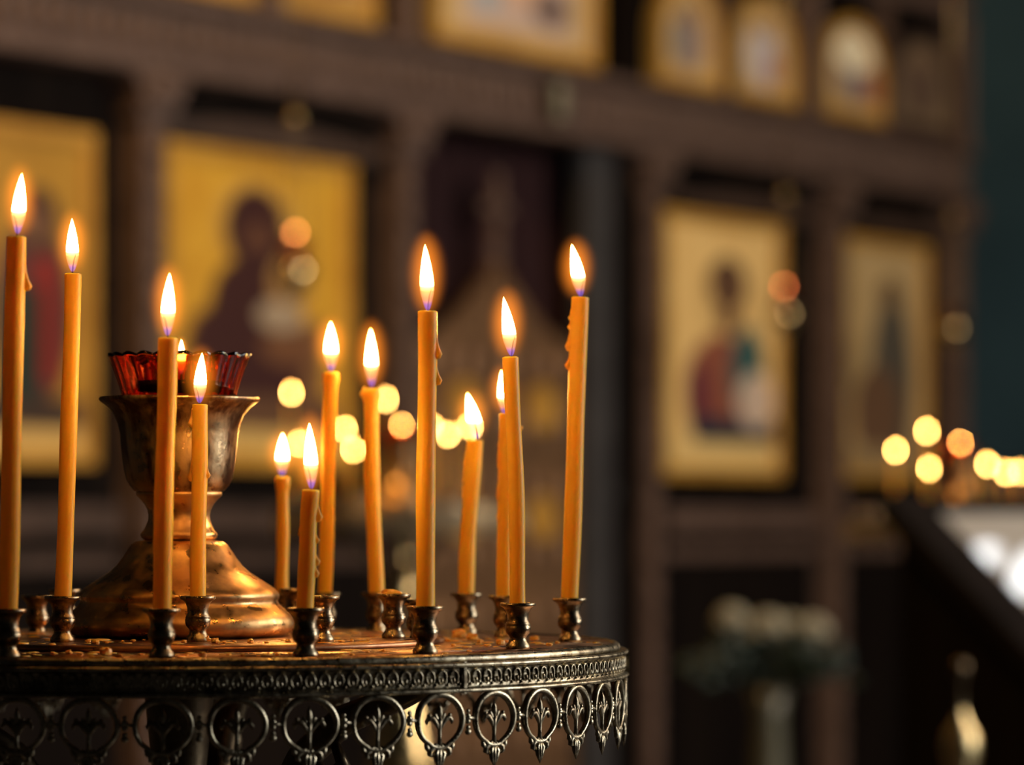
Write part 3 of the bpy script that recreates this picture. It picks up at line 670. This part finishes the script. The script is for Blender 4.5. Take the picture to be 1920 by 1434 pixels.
for dx, dz in ((0, 2.065), (-.05, 1.983), (.05, 1.983)): b.ball((dx, 0, dz), .018, .015, .018, 10, 6)
b.build('cross', 'wood_light', g)
po = in_screen('door_post', 'pale grey painted post at the right side of the central opening', 'post', 1125, .0, 0); b = MB()
hw = (S(1150) - S(1103)) / 2; b.box(-hw, hw, -.0, .05, SOLEA, ZB - .001); b.box(-hw - .012, hw + .012, -.012, .05, SOLEA, .25); b.box(-hw - .008, hw + .008, -.008, .05, 1.2, 1.24); b.build('shaft', 'grey', po)
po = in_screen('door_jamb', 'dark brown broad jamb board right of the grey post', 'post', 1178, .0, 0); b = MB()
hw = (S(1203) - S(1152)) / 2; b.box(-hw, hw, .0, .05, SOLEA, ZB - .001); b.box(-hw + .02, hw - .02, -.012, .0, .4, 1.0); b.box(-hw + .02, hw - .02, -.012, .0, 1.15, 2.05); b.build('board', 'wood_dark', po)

pl = in_screen('plaque', 'small pale plaque fixed on the carved beam above the central opening', 'plaque', 1003, -.0715, 2.225)
b = MB(); b.box(-.03, .03, -.010, .0, 0, .115); b.build('board', 'wood_dark', pl)
b = MB(); b.box(-.022, .022, -.014, -.0101, .008, .107); b.build('face', 'petal', pl)

# ------------------------------------------------------------------ hanging oil lamps before the icons
def hanging(px, pyglow, body, top, d, mat, label):
    p = at(px, pyglow, d); root = thing('hanging_oil_lamp', p, label, 'oil lamp', 'oil lamps hanging before the icons')
    bd = at(body[0], body[1], d) - p; tp = at(top[0], top[1], d) - p
    r = .042
    b = MB(); b.lathe([(.018, bd.z + .03), (.036, bd.z + .012), (r, bd.z), (.036, bd.z - .02), (.022, bd.z - .038), (.010, bd.z - .05), (.014, bd.z - .058), (.006, bd.z - .068), (0, bd.z - .07)][::-1], 32); ob = b.build('bowl', 'brass', root)
    b = MB(); b.lathe([(0, bd.z + .012), (.020, bd.z + .012), (.026, bd.z + .04), (.028, .012), (.0265, .012), (.0245, bd.z + .04), (.018, bd.z + .016), (0, bd.z + .016)], 32); b.build('glass', 'amber_glass', root)
    b = MB(); b.ball((0, 0, .022), .0058, .0058, .0075, 12, 8); b.build('flame', mat, root)
    b = MB(); b.lathe([(0, tp.z + .014), (.010, tp.z + .010), (.018, tp.z), (.012, tp.z - .006), (0, tp.z - .006)][::-1], 20)
    b.tube([(0, 0, tp.z + .01), (0, 0, tp.z + 1.2)], .0022, 6); b.build('crown_cap', 'brass', root)
    for k in range(3):
        a = R(30 + 120 * k); q = [(r * .98 * math.cos(a) * (1 - t) + .014 * math.cos(a) * t, r * .98 * math.sin(a) * (1 - t) + .014 * math.sin(a) * t, bd.z + (tp.z - bd.z) * t) for t in [i / 24 for i in range(25)]]
        b = MB(); b.tube(q, [.0012 + .0008 * (i % 2) for i in range(25)], 6); b.build('chain', 'chain', root)
hanging(553, 455, (553, 507), (560, 222), 7.6, 'ember', 'small glowing orange oil lamp hanging before the icon behind the goblet')
hanging(1471, 552, (1474, 588), (1475, 368), 9.6, 'ember2', 'small glowing red orange oil lamp hanging right of the icon with the open book')
hanging(1787, 590, (1787, 615), (1775, 410), 10.6, 'brass', 'dim unlit brass oil lamp hanging at the far right of the screen')

# ------------------------------------------------------------------ lectern at the right
P1 = at(1688, 951, 4.6); P2 = at(2000, 1285, 4.1)
e1 = Vector((P2.x - P1.x, P2.y - P1.y, 0)); ln = e1.length; e1.normalize(); ang = math.atan2(e1.y, e1.x) + PI / 2    # local -y runs down the slope
lec = thing('lectern', (P1.x, P1.y, 0), 'dark wooden display lectern with sloping glazed top reflecting bright windows, lower right', 'lectern', rz=ang)
drop = P1.z - P2.z; Wd = .62; sl = math.atan2(drop, ln)
b = MB()
# side cheeks and front/back as one cabinet (profile in y,z)
prof = [(0, SOLEA), (0, P1.z - .012), (-ln, P2.z - .012), (-ln, SOLEA)]
prof0 = [(y, z if z > SOLEA + .001 else SOLEA) for y, z in prof]
vs = [(0, y, z) for y, z in prof0] + [(Wd, y, z) for y, z in prof0]
b.add(vs, [(0, 1, 2, 3), (7, 6, 5, 4), (0, 4, 5, 1), (1, 5, 6, 2), (2, 6, 7, 3), (3, 7, 4, 0)], False)
b.box(-.012, 0, -ln + .03, -.03, .35, .40); b.box(-.015, .0, -ln, 0, SOLEA, .16); b.build('cabinet', 'wood_dark', lec)
RT = Matrix.Translation((0, 0, P1.z)) @ Matrix.Rotation(sl, 4, 'X'); L2 = math.hypot(ln, drop)
b = MB(); f_ = .035
b.box(-.02, f_, -L2, .02, -.02, .012); b.box(Wd - f_, Wd + .02, -L2, .02, -.02, .012); b.box(f_, Wd - f_, -f_ + .02, .02, -.02, .006); b.box(f_, Wd - f_, -L2, -L2 + f_, -.02, .012)
b.xf(RT); b.build('top_frame', 'wood_matt', lec)
b = MB(); b.box(f_ - .005, Wd - f_ + .005, -L2 + f_ - .005, -f_ + .025, -.012, -.002); b.xf(RT); b.build('glazed_panel', 'desk_glass', lec)

# ------------------------------------------------------------------ brass floor candlestick before the lectern
c = at(1802, 1400, 3.55); cs = thing('floor_candlestick', (c.x, c.y, 0), 'small polished brass floor candlestick at the bottom right before the lectern', 'candlestick')
z1 = c.z; z2 = at(1795, 1258, 3.55).z
b = MB(); b.lathe([(0, z2 + .012), (.006, z2 + .010), (.008, z2 + .003), (.006, z2 - .004), (.003, z2 - .010), (.003, z1 + .03), (.008, z1 - .03), (.008, .16), (.016, .14), (.01, .12)][::-1], 32); b.build('stem', 'chain', cs)
b = MB(); b.lathe([(.0035, z1 + .038), (.008, z1 + .026), (.016, z1 + .014), (.019, z1), (.015, z1 - .02), (.009, z1 - .034)][::-1], 32); b.build('bulb', 'brass', cs)
b = MB(); b.lathe([(.0, 0), (.11, 0), (.11, .012), (.07, .03), (.03, .06), (.009, .13)], 32); b.build('base', 'brass', cs)

# ------------------------------------------------------------------ flowers in a tall vase
c = at(1442, 1290, 6.3); fl = thing('flower_arrangement', (c.x, c.y, SOLEA), 'pale creamy flowers with dark leaves in a tall pale vase before the screen', 'flowers'); zc = c.z - SOLEA
b = MB(); b.lathe([(0, 0), (.07, 0), (.075, .01), (.05, .03), (.022, .08), (.020, .3), (.024, .5), (.032, zc - .16), (.026, zc - .05), (.036, zc), (.033, zc), (.022, zc - .05), (0, zc - .08)], 32); b.build('vase', 'vase', fl)
rr = random.Random(3); lf = MB()
for i in range(130):
    a = rr.uniform(0, 2 * PI); el = rr.uniform(-.25, 1.2); r = rr.uniform(.04, .15); p = Vector((math.cos(a) * math.cos(el), .8 * math.sin(a) * math.cos(el), math.sin(el) * .55)) * r
    p.z += zc + .025; q = p + Vector((math.cos(a), math.sin(a), rr.uniform(-.3, .5))) * .045; m_ = (p + q) / 2
    lf.tube([p, m_, q], [.002, .014, .001], 6, flat=.25)
for i in range(14):
    a = 2 * PI * i / 14; lf.tube([(0, 0, zc - .03), (math.cos(a) * .05, math.sin(a) * .04, zc + .04), (math.cos(a) * .1, math.sin(a) * .06, zc + .08)], .0025, 5)
lf.build('leaves', 'leaf', fl)
for (x, y, r) in ((1372, 1166, .031), (1440, 1180, .034), (1522, 1188, .034), (1405, 1192, .022), (1482, 1172, .02)):
    p = at(x, y, 6.3) - Vector((c.x, c.y, SOLEA)); b = MB(); b.ball((p.x, p.y, p.z), r * .6, r * .6, r * .6, 10, 8)
    for k in range(22):
        a = k * 2.4; t = k / 22; el = 1.4 - t * 1.7; q = Vector((math.cos(a) * math.cos(el), math.sin(a) * math.cos(el), math.sin(el))) * r * .72
        b.ball((p.x + q.x, p.y + q.y, p.z + q.z), r * .34, r * .34, r * .26, 8, 6)
    b.build('blossom', 'petal', fl)

# ------------------------------------------------------------------ windows of the church
def window(n, cx, cz, w_, h_, wall, mat, nx=2, nz=3, cy=0, t=.05):
    # glazing with mullions, arched head left square behind a deep frame
    if wall == 'back': T = Matrix.Translation((cx, 15.99, cz))
    else: T = Matrix.Translation((4.99, cy, cz)) @ Matrix.Rotation(R(-90), 4, 'Z')
    root = bpy.data.objects.new('window_%d' % n, None); C.objects.link(root); tag(root, kind='structure'); root.matrix_world = T
    b = MB(); b.box(-w_ / 2, w_ / 2, -.02, 0, -h_ / 2, h_ / 2); b.build('pane', mat, root)
    b = MB()
    for i in range(nx + 1): x = -w_ / 2 + w_ * i / nx; b.box(x - t, x + t, -.07, -.021, -h_ / 2 - t, h_ / 2 + t)
    for i in range(nz + 1): z = -h_ / 2 + h_ * i / nz; b.box(-w_ / 2 - t, w_ / 2 + t, -.069, -.022, z - t, z + t)
    b.build('window_frame', 'wood_dark', root); return root
window(3, 4.17, 11.93, 1.04, 1.88, 'back', 'window', 4, 4, t=.06)
window(1, 0, 3.0, 1.4, 2.4, 'right', 'window_side', cy=4.7)
window(2, 0, 2.2, 1.6, 2.8, 'right', 'window_side', cy=2.1)
